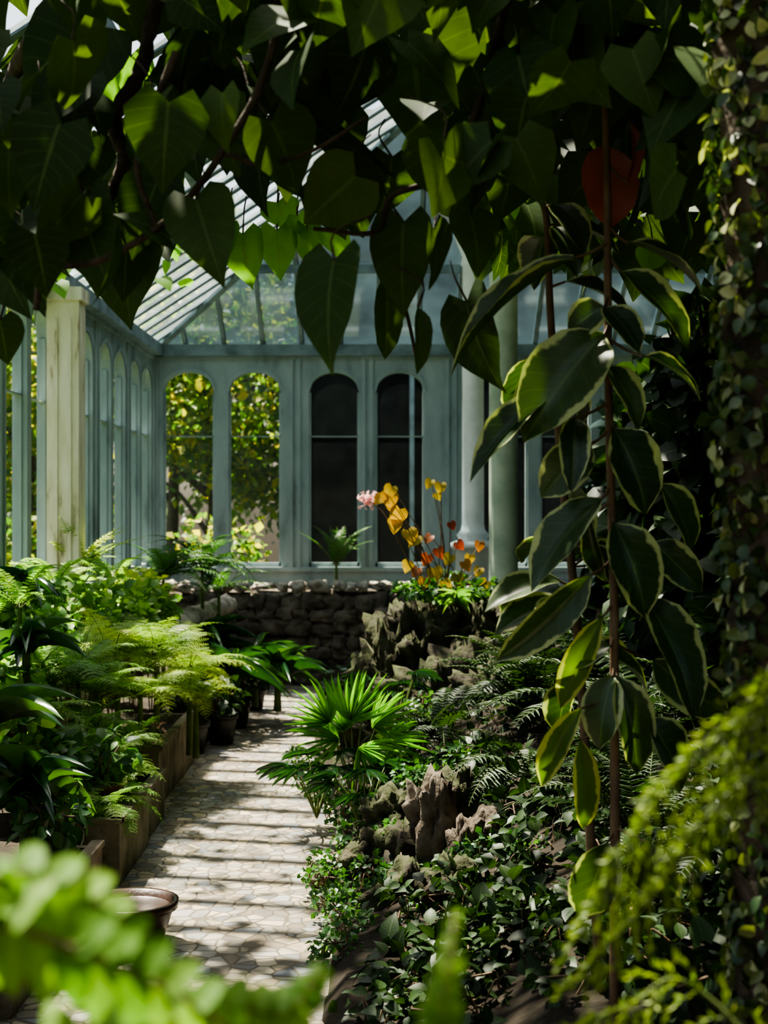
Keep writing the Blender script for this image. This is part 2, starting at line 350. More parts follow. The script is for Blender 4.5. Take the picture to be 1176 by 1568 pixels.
# columns
def column(name,x,y,r,mat,top=3.6,square=False):
    mb=MB()
    if square:
        box(mb,x-r,x+r,y-r,y+r,0,top)
        for s in (-.6,.25): box(mb,x+s*r,x+s*r+.03,y-r-.012,y-r,.5,top-.2)
        box(mb,x-r-.02,x+r+.02,y-r-.02,y+r+.02,top-.08,top);box(mb,x-r-.03,x+r+.03,y-r-.03,y+r+.03,0,.4)
        mb.build(name,[mat],False);return
    lathe(mb,[(0,0),(r*1.8,0),(r*1.8,.5),(r*1.6,.52),(r*1.6,1.18),(r*2.1,1.2),(r*2.1,1.24),(r*1.3,1.27),(r*1.5,1.31),(r*1.1,1.35),(r,1.4),(r*.96,top-.3),(r*1.15,top-.28),(r*1.0,top-.22),(r*1.4,top-.12),(r*1.7,top-.06),(r*1.7,top),(0,top)],(x,y,0),28)
    mb.build(name,[mat])
column('iron_column',.745,11.9,.092,WHITE,3.85)
mb=MB();r=.103
lathe(mb,[(0,0),(.14,0),(.14,.9),(.115,.94),(r,1.0),(r*.97,3.3),(r*1.3,3.34),(r*1.05,3.4),(r*1.5,3.55),(r*1.6,3.6),(r*1.6,3.66),(r*.6,3.7),(r*.6,4.75),(0,4.75)],(.84,10.0,0),32);mb.build('iron_column',[GREENP])
column('corner_post',-2.0,8.95,.10,CREAM,2.90,True)

# ------------------------------------------------------------------ outbuilding beyond
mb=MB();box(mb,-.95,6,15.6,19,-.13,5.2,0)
for x in (.28,.42): box(mb,x,x+.05,15.55,15.6,0,3.4,1)  # pale posts added to stand in for upright reflections in the dark windows
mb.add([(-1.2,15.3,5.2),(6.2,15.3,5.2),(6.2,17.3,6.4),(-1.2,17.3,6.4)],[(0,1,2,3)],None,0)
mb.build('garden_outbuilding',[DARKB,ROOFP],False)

# ------------------------------------------------------------------ beds
def bed(name,x0f,x1f,y0,y1,hf,nx=24,ny=70):
    mb=MB();V=[]
    for j in range(ny+1):
        y=y0+(y1-y0)*j/ny
        for i in range(nx+1):
            x=x0f(y)+(x1f(y)-x0f(y))*i/nx
            z=hf(x,y)+.05*noise.noise(Vector((x*4,y*4,0)))
            if i in(0,nx) or j in (0,ny): z=-.02
            V.append((x,y,z))
    n=nx+1
    mb.add(V,[(j*n+i,j*n+i+1,(j+1)*n+i+1,(j+1)*n+i) for j in range(ny) for i in range(nx)]);mb.build(name,[SOIL])
def lef(y): return float(np.interp(y,[0,5.7,7.1,8.6,11,12.2],[-1.12,-1.12,-1.14,-1.13,-1.0,-.92]))
def rig(y): return float(np.interp(y,[0,4.4,5.3,6.5,8.2,10.3,12.2],[-.25,-.20,-.20,-.20,-.42,-.52,-.52]))
def HR(x,y):
    t=np.clip((x-rig(y))/1.3,0,1);return .06+.42*t*t*(3-2*t)
def HL(x,y): return .22
bed('left_planting_bed',lambda y:-2.11,lambda y:lef(y)-.06,-1,12.2,HL)
bed('right_planting_bed',lambda y:rig(y),lambda y:4.1,-1,12.2,HR,50,120)

# stone retaining wall under back wall
mb=MB();box(mb,-2.1,.3,12.42,13.05,0,.80,0)
z=.05
while z<.8:
    x=-2.1+rng.random()*.1;h=rng.uniform(.05,.075)
    while x<.3:
        w=rng.uniform(.05,.14);rock(mb,(x+w,12.40+rng.uniform(-.03,.02),z+rng.uniform(-.02,.02)),(w*1.08,.08,h*1.1),ICO3,.35,1.6,0,.5);x+=1.85*w
    z+=h*1.75
x=-2.0
while x<.3:
    w=rng.uniform(.04,.11);rock(mb,(x+w,12.40+rng.uniform(-.06,.1),.85),(w,.09,rng.uniform(.03,.06)),ICO3,.5,1.5,1,.4);x+=2.3*w
for i in range(14):
    for z in (.3,.45,.6,.72):
        y=9.9+i*.16;rock(mb,(-1.42+.007*i,y,z),(.09,.1,.08),ICO2,.35,1.2,1 if z>.7 else 0)
mb.build('stone_retaining_wall',[STONE,PALESTONE])

# tufa mass
mb=MB()
for c,r in (((.22,9.2,.42),(.36,.42,.46)),((.55,9.15,.44),(.40,.42,.46)),((.06,9.0,.3),(.20,.3,.46)),((.9,9.5,.4),(.40,.45,.46)),((.32,8.6,.2),(.42,.36,.34)),((.0,8.4,.1),(.3,.3,.25)),((.7,8.5,.3),(.4,.35,.4))):
    rock(mb,c,r,ICO5,.5,3.0)
mb.build('tufa_rockery',[TUFA])
# edge rocks
mb=MB()
for px,py,d,w,h,mm in [(672,1270,5.35,.07,.19,1),(650,1250,5.5,.07,.13,1),(715,1310,5.2,.07,.12,1),(640,1310,5.5,.12,.15,0),(600,1310,5.6,.1,.12,0),(560,1335,5.6,.10,.10,0),(740,1290,5.3,.08,.11,1),(690,1370,4.9,.10,.13,0),(630,1370,5.2,.12,.12,0),(570,1290,6.0,.1,.08,0),(530,1335,5.7,.06,.06,0),(760,1350,5.1,.1,.1,0),(490,1345,5.7,.04,.04,1),(600,1250,5.9,.12,.10,0),(700,1230,5.6,.10,.12,0)]:
    p=W(px,py,d);rock(mb,p,(w,w*.9,h),ICO4,.55,1.7,mm)
    if p[2]-h>.0: rock(mb,(p[0],p[1],p[2]*.4),(w*1.2,w,p[2]*.5+.05),ICO3,.4,1.6,0)
mb.build('path_edge_rocks',[TUFA,BROCK],True)
for px,py,d in [(1040,1385,4.2),(20,960,8.2),(60,955,8.4)]:
    mb=MB();p=W(px,py,d);p[0]=max(p[0],-1.95);rock(mb,p,(.07,.07,.05),ICO3,.3,1.3);rock(mb,(p[0],p[1],p[2]*.5),(.1,.1,p[2]*.55),ICO3,.3,1.3);mb.build('garden_stone',[PALESTONE if px<500 else TERRA])

# planters
def trough(x0,x1,y0,y1,h,mat,t=.04):
    mb=MB();box(mb,x0,x1,y0,y0+t,0,h);box(mb,x0,x1,y1-t,y1,0,h);box(mb,x0,x0+t,y0+t,y1-t,0,h);box(mb,x1-t,x1,y0+t,y1-t,0,h)
    box(mb,x0+t,x1-t,y0+t,y1-t,0,h-.05,1);box(mb,x0-.01,x1+.01,y0-.01,y0+t,h,h+.02);box(mb,x1-t,x1+.01,y0,y1,h,h+.02)
    o=mb.build('planter_trough',[mat,SOIL],False)
trough(-1.50,-1.14,7.2,8.55,.29,CONC);trough(-1.45,-1.08,6.45,7.0,.22,WOODP);trough(-1.45,-1.06,5.7,6.4,.25,WOODP);trough(-1.45,-1.1,4.2,5.55,.2,CONC)
def pot(x,y,r,h,mat,z=0):
    mb=MB();lathe(mb,[(0,0),(r*.72,0),(r*.98,h*.8),(r*.98,h*.82),(r*1.08,h*.82),(r*1.1,h),(r*.98,h),(r*.92,h*.85),(r*.9,h*.84),(0,h*.84)],(x,y,z),28)
    return mb
# ------------------------------------------------------------------ plant generators
def frond(mb,O,az,el,L,droop,nP,lp,wp,T,rnd,m=0,sm=1,t0=.12,rr=.004,lift=.1,prof=None):
    n=14;P=[np.array(O,float)];a=el
    h=np.array([math.cos(az),math.sin(az),0])
    for i in range(n):
        a=el-droop*((i+1)/n)**1.3
        P.append(P[-1]+(L/n)*(h*math.cos(a)+np.array([0,0,math.sin(a)])))
    P=np.array(P);P[:,0]=np.where(O[0]<-.5,np.maximum(P[:,0],-2.06),P[:,0]);P[:,1]=np.minimum(P[:,1],12.98);tube(mb,P,rr,rr*.3,4,sm)
    Tg=nrm(np.gradient(P,axis=0));ts=np.linspace(t0,.99,nP);idx=ts*n
    pos=np.stack([np.interp(idx,range(n+1),P[:,k]) for k in range(3)],1);tg=nrm(np.stack([np.interp(idx,range(n+1),Tg[:,k]) for k in range(3)],1))
    side=nrm(np.cross(tg,[0,0,1.]));up=np.cross(side,tg)
    ll=lp*(np.interp(ts,[0,.15,.4,.7,1],[.6,.85,1,.72,.12]) if prof is None else prof(ts))
    for s in (-1,1):
        D=side*s+tg*(.25+.5*ts[:,None]**2)+up*lift+rng.normal(0,.07,(nP,3))
        place(mb,T,pos,D,up+rng.normal(0,.12,(nP,3)),wp*ll/lp*1.0 if T is not FEATH else ll*1.2,ll,np.clip(rnd+rng.normal(0,.08,nP),0,1),m)
def fern(mb,O,n,L,feather=False,el=(.6,1.3),droop=(1.0,1.9),azr=(0,6.28),m=0,sm=1,nP=18,lp=.16,wp=.22,bri=(.1,.9)):
    for i in range(n):
        l=L*rng.uniform(.65,1.05);az=rng.uniform(*azr)
        frond(mb,np.array(O)+np.append(rng.normal(0,.02,2),0),az,rng.uniform(*el),l,rng.uniform(*droop),nP,l*lp*1.6 if feather else l*lp,l*lp*wp,FEATH if feather else PINNA,rng.uniform(*bri),m,sm,rr=.004*L/.5)
def bush(mb,c,r,n,T,s,m=0,sm=None,up=.5,sh=.6,asp=1.0,base=None):
    c=np.array(c);r=np.array(r)
    d=nrm(rng.normal(size=(n,3)));q=rng.uniform(sh,1,n)[:,None]
    O=c+d*r*q
    D=d*.7+rng.normal(0,.45,(n,3))+np.array([0,0,-.15]);U=d*.6+np.array([0,0,up])+rng.normal(0,.35,(n,3))
    S=s*rng.uniform(.6,1.2,n)
    place(mb,T,O,D,U,S*asp,S,rng.random(n),m)
    if sm is not None:
        b=np.array(base if base is not None else (c[0],c[1],.02))
        for i in range(6):
            e=c+nrm(rng.normal(size=3))*r*.7;mid=(b+e)/2+rng.normal(0,.03,3)+np.array([0,0,.05]);tube(mb,catmull([b,mid,e],4),.012*max(r),.004,4,sm)
def rosette(mb,O,n,L,w,el=(.5,1.3),m=0,T=BLADE,az=(0,6.28)):
    a=rng.uniform(*az,n);e=rng.uniform(*el,n);D=np.stack([np.cos(a)*np.cos(e),np.sin(a)*np.cos(e),np.sin(e)],1)
    U=np.stack([-np.cos(a)*np.sin(e),-np.sin(a)*np.sin(e),np.cos(e)],1)
    l=L*rng.uniform(.6,1.1,n);place(mb,T,np.array(O)+rng.normal(0,.015,(n,3))*[1,1,0],D,U,w*np.ones(n),l,rng.random(n),m)

# ------------------------------------------------------------------ left bed plants
def F_(name,px,py,d,n,L,mats,feather=False,base=.2,**k):
    mb=MB();p=W(px,py,d)
    fern(mb,p,n,L,feather,**k)
    tube(mb,[(p[0],p[1],base-.05),(p[0],p[1],(base+p[2])/2),(p[0],p[1],p[2])],.02,.012,6,1)
    return mb.build(name,mats)
F_('tall_fern',115,880,9.0,14,.50,[L_YEL,GSTEM],el=(.8,1.4),droop=(.6,1.3),nP=20)
F_('tall_fern',80,905,8.1,14,.46,[L_FERN,GSTEM],el=(.6,1.3),nP=20)
F_('tall_fern',175,900,9.5,16,.5,[L_FERN,GSTEM],el=(.6,1.3),nP=20)
F_('dark_fern',250,885,10.2,24,.54,[L_FERND,GSTEM],el=(.4,1.3),nP=22)
F_('dark_fern',310,875,10.6,20,.54,[L_FERND,GSTEM],el=(.5,1.3),nP=22)
F_('dark_fern',335,905,11.0,16,.5,[L_FERND,GSTEM],el=(.5,1.3),nP=22)
F_('wall_fern',515,865,12.70,14,.55,[L_FERND,GSTEM],base=.8,el=(.9,1.5),droop=(.6,1.3),nP=22)
F_('tall_fern',30,930,7.3,14,.42,[L_FERN,GSTEM],el=(.4,1.3),nP=20)
for px,py,d,n,L in [(240,1010,7.6,30,.42),(290,1025,7.9,26,.40),(180,1000,7.4,26,.42),(120,1030,6.9,24,.40),(215,1065,7.2,26,.36),(60,1020,6.6,18,.36),(150,1060,6.8,22,.34),(300,1070,7.8,22,.3)]:
    F_('lace_fern',px,py,d,n,L,[L_YEL if px>150 else L_FERN,GSTEM],True,el=(.2,1.2),droop=(.8,1.7),nP=13)
for px,py,d,n,L in [(140,1120,6.6,26,.34),(160,1170,6.3,24,.32),(185,1220,6.1,18,.26),(110,1150,6.2,20,.3),(60,1090,6.0,16,.3),(160,1240,5.9,20,.26),(120,1230,5.8,18,.26),(200,1130,6.9,22,.28)]:
    F_('maidenhair_fern',px,py,d,n,L,[L_FERN,GSTEM],True,el=(.0,1.2),droop=(.9,1.9),nP=12)
mb=MB()
for px,py,d,r in [(50,940,7.8,.2),(110,930,8.0,.22),(170,930,8.6,.22),(230,930,9.0,.2),(70,980,7.4,.2),(40,1020,6.8,.2),(10,1060,6.2,.2),(130,960,7.9,.2),(200,960,8.4,.2),(20,1130,5.8,.18),(80,1180,5.8,.16)]:
    bush(mb,W(px,py,d),(r*.8,r,r*.8),260,OVAL,.07,m=int(rng.random()<.4),sm=2,base=(*W(px,py,d)[:2],.15),asp=.9)
mb.build('mixed_shrubs',[L_FERN,L_FERND,STEM])
mb=MB();p=W(205,905,9.2);bush(mb,p,(.25,.2,.14),260,OVAL,.06,0,1,base=(p[0],p[1],.15));mb.build('yellow_leaved_shrub',[L_YEL,STEM])
for px,py,d in [(35,905,7.8),(40,1000,6.2)]:
    mb=MB();p=W(px,py,d);rosette(mb,p,16,.30,.055,(.1,1.2));tube(mb,[(p[0],p[1],.15),(p[0],p[1],p[2])],.02,.02,6,1);mb.build('strap_leaf_plant',[L_GLOSS,GSTEM])
mb=MB();p=W(40,1230,5.0);rosette(mb,p,20,.38,.06,(.35,1.4));tube(mb,[(p[0],p[1],.15),(p[0],p[1],p[2])],.03,.02,6,1);mb.build('aspidistra',[L_GLOSS,GSTEM])
mb=MB();p=W(-20,1120,5.2);rosette(mb,p,16,.36,.08,(.2,1.3));tube(mb,[(p[0],p[1],.15),(p[0],p[1],p[2])],.03,.02,6,1);mb.build('aspidistra',[L_GLOSS,GSTEM])
for px,py,d,n,L,w in [(345,1010,9.6,34,.52,.045),(390,1000,10.2,30,.5,.04),(425,1010,10.0,22,.42,.035),(310,960,10.2,20,.45,.045)]:
    mb=MB();p=W(px,py+35,d);p[2]=max(p[2],.2);rosette(mb,p,n,L,w,(.3,1.35));tube(mb,[(p[0],p[1],.1),(p[0],p[1],p[2])],.03,.02,6,1);mb.build('bromeliad',[L_GLOSS,GSTEM])
for x,y,r,h in [(-1.2,8.85,.11,.2),(-1.05,9.2,.1,.2),(-1.2,9.5,.11,.2),(-1.02,9.9,.09,.18),(-1.15,10.3,.1,.2),(-.98,10.8,.08,.16),(-1.3,9.1,.1,.22)]:
    mb=pot(x,y,r,h,DARKP)
    mb2=mb;bush(mb2,(x,y,h+.12),(.13,.13,.12),90,OVAL,.08,1,2,base=(x,y,h*.8),asp=.7)
    mb2.build('potted_plant',[DARKP if rng.random()<.7 else TERRA,L_DK,STEM])
for x,y,r,h in [(-1.15,4.9,.08,.14),(-1.22,5.2,.08,.14),(-1.2,6.1,.09,.16)]:
    mb=pot(x,y,r,h,TERRA,.18);bush(mb,(x,y,h+.3),(.13,.13,.1),90,OVAL,.07,1,2,base=(x,y,h*.8+.18),asp=.7);mb.build('potted_plant',[TERRA,L_FERND,STEM])
mb=MB();p=W(240,1120,7.15);bush(mb,p,(.06,.06,.05),30,SMALL,.025,0,1,base=(p[0],p[1],.25));mb.build('cyclamen',[L_PINK,GSTEM])
mb=pot(-.88,4.95,.15,.15,TERRA);mb.build('terracotta_bowl',[surf('glazed_brown',[(.3,(.02,.010,.007)),(.7,(.05,.022,.015))],8,.35,.1)])

# ------------------------------------------------------------------ fan palm
mb=MB();b0=np.array([-.14,6.75,.08])
def fan(mb,c,d,up,R,n,rnd,spread=2.6,bw=.018):
    d=nrm(d);up=nrm(np.array(up)-(np.array(up)@d)*d);s=np.cross(d,up)
    for i in range(n):
        a=(i/(n-1)-.5)*spread;D=d*math.cos(a)+s*math.sin(a)+up*rng.normal(0,.09)
        place(mb,BLADE2,np.array(c),D,up+rng.normal(0,.08,3),bw*R/.28,R*(1-.18*abs(a)/1.3)*rng.uniform(.85,1.08),np.clip(rnd+rng.normal(0,.1),0,1),0)
for px,py,dd,ang in [(538,1100,6.55,1.4),(500,1105,6.6,2.1),(575,1115,6.6,.7),(555,1090,6.9,1.2),(515,1135,6.6,2.8),(525,1115,6.9,1.8),(590,1140,6.8,.1),(550,1150,6.4,-.5)]:
    c=W(px,py,dd);tube(mb,catmull([b0,(b0+c)/2+[0,0,.05],c],5),.006,.003,5,1)
    D=np.array([math.cos(ang)*.8,-.35,math.sin(ang)*.8]);fan(mb,c,D,(0,-.8,.6),.235,12,rng.uniform(.3,1),2.2,.016)
mb.build('fan_palm',[L_PALM,GSTEM])
for px,py,d in [(485,1175,6.6),(600,1050,8.0),(560,1200,6.2)]:
    mb=MB();b1=W(px,py+60,d);b1[2]=.08
    for i in range(9):
        a=rng.uniform(0,6.28);c=W(px,py,d)+np.array([math.cos(a)*.14,math.sin(a)*.14,rng.uniform(-.05,.08)])
        tube(mb,catmull([b1,(b1+c)/2+[0,0,.04],c],4),.005,.003,4,1);fan(mb,c,(math.cos(a),math.sin(a),.1),(0,0,1),.16,11,.3,2.8,.016)
    mb.build('small_palm',[L_GLOSS,GSTEM])

# ------------------------------------------------------------------ begonia on the rockery
mb=MB()
for px,py,d,s in [(595,755,9,.12),(612,780,9,.12),(600,745,9,.09),(625,812,9,.11),(640,820,9,.10),(605,795,9,.10),(585,760,9,.08),(660,735,9.1,.07),(675,740,9.1,.08),(668,755,9.1,.06),(690,850,9,.08),(665,870,9,.1),(700,880,9,.08),(640,870,9,.08),(720,850,9.1,.07),(680,890,8.9,.09),(650,885,8.9,.08),(715,890,9,.08),(735,870,9.1,.07),(700,830,9.1,.07),(670,840,9.1,.08),(735,830,9.2,.07),(690,800,9.1,.06),(655,850,9,.08),(710,860,9,.08),(625,860,9,.08),(745,890,9,.08),(660,820,9,.07)]:
    c=W(px,py,d);place(mb,HEART,c,np.array([rng.normal(0,.6),-.3,-1+rng.normal(0,.3)]),np.array([rng.normal(0,.4),-1,.5]),s*.95,s,rng.uniform(.5,.8) if py<830 and px<650 else rng.random()*.5+.5*(rng.random()<.4),0)
    b=W(680+rng.normal(0,15),935,9.0);tube(mb,catmull([b,(b+c)/2+[.02,0,.03],c],5),.004,.0025,4,1)
c=W(562,763,9);b=W(660,930,9.0);tube(mb,catmull([b,W(620,850,9.0),W(590,790,9),c],6),.005,.003,4,1)
n=60;place(mb,SMALL,c+rng.normal(0,.022,(n,3)),rng.normal(size=(n,3)),rng.normal(size=(n,3)),.035,.03,rng.random(n),2)
mb.build('flowering_begonia',[L_BEG,STEM,L_PINK])
mb=MB()
for px,py,d in [(630,900,9),(660,905,8.9),(720,905,8.9),(750,900,9.2),(690,890,9.2)]:
    bush(mb,W(px,py,d),(.11,.12,.06),80,OVAL,.05,int(rng.random()<.6),None)
rosette(mb,W(700,925,8.8),30,.2,.012,(.1,1.2),0)
mb.build('rockery_plants',[L_FERN,L_FERND])

# ------------------------------------------------------------------ right bed dark ground cover
mb=MB()
for i in range(150):
    y=rng.uniform(3.0,11.5);x=rng.uniform(rig(y)+.2,3.2)
    if abs(x-.35)<.85 and 8.0<y<10.2 : continue
    if 4.8<y<6.2 and x<.4: continue
    z=HR(x,y)
    r=rng.uniform(.12,.24)
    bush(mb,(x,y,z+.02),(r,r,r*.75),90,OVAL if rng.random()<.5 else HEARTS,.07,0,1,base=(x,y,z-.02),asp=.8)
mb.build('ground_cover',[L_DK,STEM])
mb=MB()
for i in range(60):
    y=rng.uniform(3.4,4.9);x=rng.uniform(-.12,1.6);z=HR(x,y)
    r=rng.uniform(.1,.16);bush(mb,(x,y,z+.03),(r,r,r*.8),80,OVAL,.055,0,1,base=(x,y,z-.02),asp=.75)
mb.build('foreground_ground_cover',[L_DK,STEM])
for x,y,L in [(.75,7.0,.7),(1.1,6.3,.8),(.6,5.8,.5),(1.5,5.6,.8),(.9,5.2,.5),(.3,7.4,.5),(1.3,7.8,.9),(1.9,6.8,.9),(.75,7.8,.6),(.8,4.4,.5),(1.1,4.0,.5)]:
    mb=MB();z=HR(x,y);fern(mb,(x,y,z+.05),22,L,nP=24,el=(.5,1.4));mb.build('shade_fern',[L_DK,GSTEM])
mb=MB()
for px,py,d in [(510,1320,5.75),(545,1280,6.0),(530,1240,6.4),(500,1210,6.8),(590,1230,6.1),(640,1190,6.0),(550,1375,5.4),(600,1390,5.2),(470,1190,7.6),(460,1160,8.2),(600,1180,6.4),(620,1130,7.2),(650,1080,7.6),(700,1160,6.4),(760,1230,5.6),(800,1300,5.0),(520,1390,5.2),(540,1420,4.95),(500,1350,5.5),(620,1340,5.3),(580,1330,5.5),(650,1400,4.9),(700,1330,5.0),(520,1460,4.75),(750,1300,5.1),(610,1280,5.6)]:
    p=W(px,py,d);bush(mb,p,(.11,.10,.06),170,SMALL,.03,0,1,base=(p[0],p[1],.03))
mb.build('creeping_ground_cover',[L_FERND,STEM])
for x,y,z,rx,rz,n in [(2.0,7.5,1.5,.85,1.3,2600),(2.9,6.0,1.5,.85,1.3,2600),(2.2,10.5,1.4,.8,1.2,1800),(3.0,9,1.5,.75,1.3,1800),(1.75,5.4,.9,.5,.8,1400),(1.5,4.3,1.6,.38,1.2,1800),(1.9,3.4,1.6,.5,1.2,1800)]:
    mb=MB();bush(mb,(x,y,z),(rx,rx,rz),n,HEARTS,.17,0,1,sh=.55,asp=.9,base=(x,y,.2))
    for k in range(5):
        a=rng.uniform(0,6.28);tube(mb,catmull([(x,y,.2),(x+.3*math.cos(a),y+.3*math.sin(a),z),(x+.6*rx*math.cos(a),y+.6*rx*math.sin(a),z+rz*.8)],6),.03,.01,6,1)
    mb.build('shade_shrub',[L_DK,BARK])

# ------------------------------------------------------------------ rubber plants
def rleaf(mb,b,t,w,d=3.27,m=0,nrmv=None,T=RUB,dy=0,rnd=None):
    B=W(*b,d);Tp=W(*t,d+dy);L=np.linalg.norm(Tp-B)
    U=np.array(nrmv if nrmv is not None else (rng.normal(0,.4),-1,.5+rng.normal(0,.3)))
    place(mb,T,B,Tp-B,U,w*d/F,L*1.04,rng.random() if rnd is None else rnd,m);return B
mb=MB()
stem=catmull([W(926,130,3.27),W(930,300,3.27),W(932,600,3.27),W(940,900,3.27),W(941,1100,3.27),W(942,1260,3.27)],6)
stem=np.vstack([stem,[[.53,3.27,.42],[.53,3.27,.15]]])
tube(mb,stem,.008,.012,8,2)
tube(mb,[W(926,130,3.27),W(924,40,3.27)],.006,.002,6,2)
LV=[((935,350),(932,196),90,3,(0,-1,0)),((880,395),(648,502),48,0,(.2,-.35,1)),((925,512),(795,640),125,0,None),((850,600),(703,692),60,0,(.1,-.6,1)),
((950,415),(1085,505),62,0,(0,-1,.9)),((962,372),(1102,408),44,0,(0,-.5,1)),((925,470),(988,515),60,0,(0,-.6,.8)),((925,470),(868,500),60,0,(0,-1,.3)),
((985,545),(1095,582),40,0,(0,-.6,1)),((940,655),(1015,778),95,0,None),((905,680),(825,755),75,0,None),((920,765),(795,868),80,0,None),
((940,800),(1012,935),92,0,None),((902,790),(912,905),34,0,None),((905,880),(765,1032),62,0,None),((985,912),(1102,1078),85,0,None),
((922,945),(842,1098),48,1,None),((938,1035),(905,1140),70,0,None),((945,1035),(1003,1185),72,0,None),((890,1085),(805,1215),46,1,None),
((888,1132),(908,1290),44,1,None),((990,1100),(1080,1210),80,0,None),((1000,1010),(1120,1110),70,0,None),((1010,740),(1090,840),60,0,None),((962,280),(990,170),26,3,(.6,-1,0)),
((995,1290),(1010,1400),90,0,None),((930,1290),(890,1420),80,0,None),((880,640),(880,730),50,0,None),((1000,830),(1080,900),60,0,None),((930,560),(1000,640),60,0,(0,-.7,1)),((935,990),(870,1010),50,0,None)]
for b,t,w,m,nn in LV:
    d=3.27+rng.uniform(-.1,.12)
    if abs(b[0]-935)<40: d=3.27-.02
    if m==3 and b[1]==350: d=3.30
    B=rleaf(mb,b,t,w,d,m,nn,dy=rng.uniform(-.12,.05) if m!=3 else .02)
    y=b[1]-25; s=W(933+min(max(0,(y-600)*.02),8),y,3.27);tube(mb,catmull([s,(s+B)/2+[0,0,-.005],B],3),.004,.003,5,2)
mb.build('variegated_rubber_plant',[L_VAR,L_VARY,STEM,L_RED])
mb=MB()
s2=catmull([W(812,285,3.5),W(836,330,3.5),W(842,470,3.5),W(858,700,3.5),W(878,900,3.5),W(892,1080,3.5),W(905,1300,3.5)],6);s2=np.vstack([s2,[[.55,3.55,.2]]])
tube(mb,s2,.008,.013,7,2)
for i in range(18):
    t=rng.uniform(.1,.85);k=int(t*(len(s2)-1));B=s2[k];a=rng.uniform(0,6.28)
    D=np.array([math.cos(a),math.sin(a)*.6,rng.uniform(-.6,.1)]);L=rng.uniform(.16,.24)
    B2=B+nrm(D)*.04+[0,0,.02];tube(mb,catmull([B,(B+B2)/2,B2],2),.004,.003,5,2)
    place(mb,RUB,B2,D,np.array([0,-.5,1.]),L*.5,L,rng.random(),0)
mb.build('variegated_rubber_plant',[L_VAR,L_VARY,STEM,L_RED])

# ------------------------------------------------------------------ ivy covered trunk
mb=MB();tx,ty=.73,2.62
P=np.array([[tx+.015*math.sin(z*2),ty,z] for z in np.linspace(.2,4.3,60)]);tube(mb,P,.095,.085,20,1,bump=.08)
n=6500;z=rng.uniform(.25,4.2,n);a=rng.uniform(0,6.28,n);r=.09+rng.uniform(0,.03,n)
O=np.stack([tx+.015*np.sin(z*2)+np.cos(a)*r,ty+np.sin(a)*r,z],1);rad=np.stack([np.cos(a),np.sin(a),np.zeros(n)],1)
place(mb,OVAL,O,rad*.35+np.array([0,0,-.8])+rng.normal(0,.4,(n,3)),rad+rng.normal(0,.4,(n,3)),.032*rng.uniform(.6,1.2,n),.034*rng.uniform(.6,1.2,n),np.clip(rng.random(n)**1.4+.35*(z>1.8)*(rng.random(n)<.35),0,1),0)  # more pale leaves on the upper trunk, lit glints put into leaf colour
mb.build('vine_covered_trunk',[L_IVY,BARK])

# ------------------------------------------------------------------ canopy tree
mb=MB()
H=[((150,40),(15,160),175,0),((350,-20),(335,95),170,0),((415,185),(470,290),120,0),((400,195),(375,310),110,0),((512,398),(478,552),112,0),((715,462),(738,598),118,0),
((300,305),(330,412),100,0),((200,370),(178,478),125,0),((60,150),(100,300),130,0),((80,290),(60,400),110,0),((130,310),(140,435),115,0),((15,230),(5,330),70,0),
((240,150),(190,230),90,0),((270,110),(330,200),95,0),((450,40),(425,150),125,0),((560,70),(530,175),110,0),((600,240),(590,350),100,0),((545,270),(460,345),105,0),
((630,70),(655,210),155,0),((745,30),(765,190),175,0),((855,0),(885,150),145,0),((680,210),(690,330),120,0),((790,200),(782,330),135,0),((618,340),(608,480),90,0),
((665,350),(682,442),75,0),((592,420),(598,545),44,0),((640,470),(655,560),30,0),((1080,20),(1080,160),115,0),((960,-60),(1000,60),120,0),((0,490),(12,560),60,0),((240,280),(200,380),90,0),((30,330),(50,455),100,0),
((500,280),(520,360),80,0),((380,130),(572,250),46,0),((720,330),(745,410),80,0),((110,60),(130,180),120,0),((230,-20),(200,60),110,0)]
for b,t,w,m in H:
    d=3.25+rng.uniform(-.35,.4);B=W(*b,d);Tp=W(*t,d+rng.uniform(-.15,.15));L=np.linalg.norm(Tp-B)
    T=HEART if w>50 else RUB
    place(mb,T,B,Tp-B,np.array([rng.normal(0,.55),-1,.45+rng.normal(0,.3)]),w*1.08*d/F,L*1.08,rng.random(),0)
    tube(mb,catmull([B,B+np.array([rng.normal(0,.02),.03,.06]),B+np.array([rng.normal(0,.04),.08,.11])],3),.003,.002,4,2)
for b,t,w in [((372,358),(374,442),76),((424,352),(428,428),60),((470,348),(478,418),46),((500,352),(548,405),52),((350,345),(335,400),50),((200,85),(212,168),66),((125,150),(135,190),34),((425,310),(440,350),60),((640,250),(625,270),30),((775,280),(800,330),60),((455,330),(470,360),50),((85,310),(60,360),80),((220,150),(240,180),50),((1000,385),(985,415),50),((15,235),(30,260),50),((170,120),(180,165),50)]:
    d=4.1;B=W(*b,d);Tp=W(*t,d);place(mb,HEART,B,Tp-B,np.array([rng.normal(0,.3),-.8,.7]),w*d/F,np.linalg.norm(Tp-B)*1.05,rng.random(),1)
    tube(mb,catmull([B,B+np.array([0,.03,.07]),B+np.array([0,.1,.13])],3),.003,.002,4,2)
lx=[0,100,230,300,350,480,560,600,700,760,850,900,1000,1100,1176];ly=[430,440,430,380,310,300,330,360,370,310,290,330,300,350,420]
holes=[(35,25,70,42),(190,70,45,65),(460,190,42,38),(590,170,40,60),(625,250,25,50),(300,280,72,28),(15,265,20,20),(235,40,14,40),(710,25,16,16),(980,230,18,15),(100,445,40,15)]
O=[];S=[]
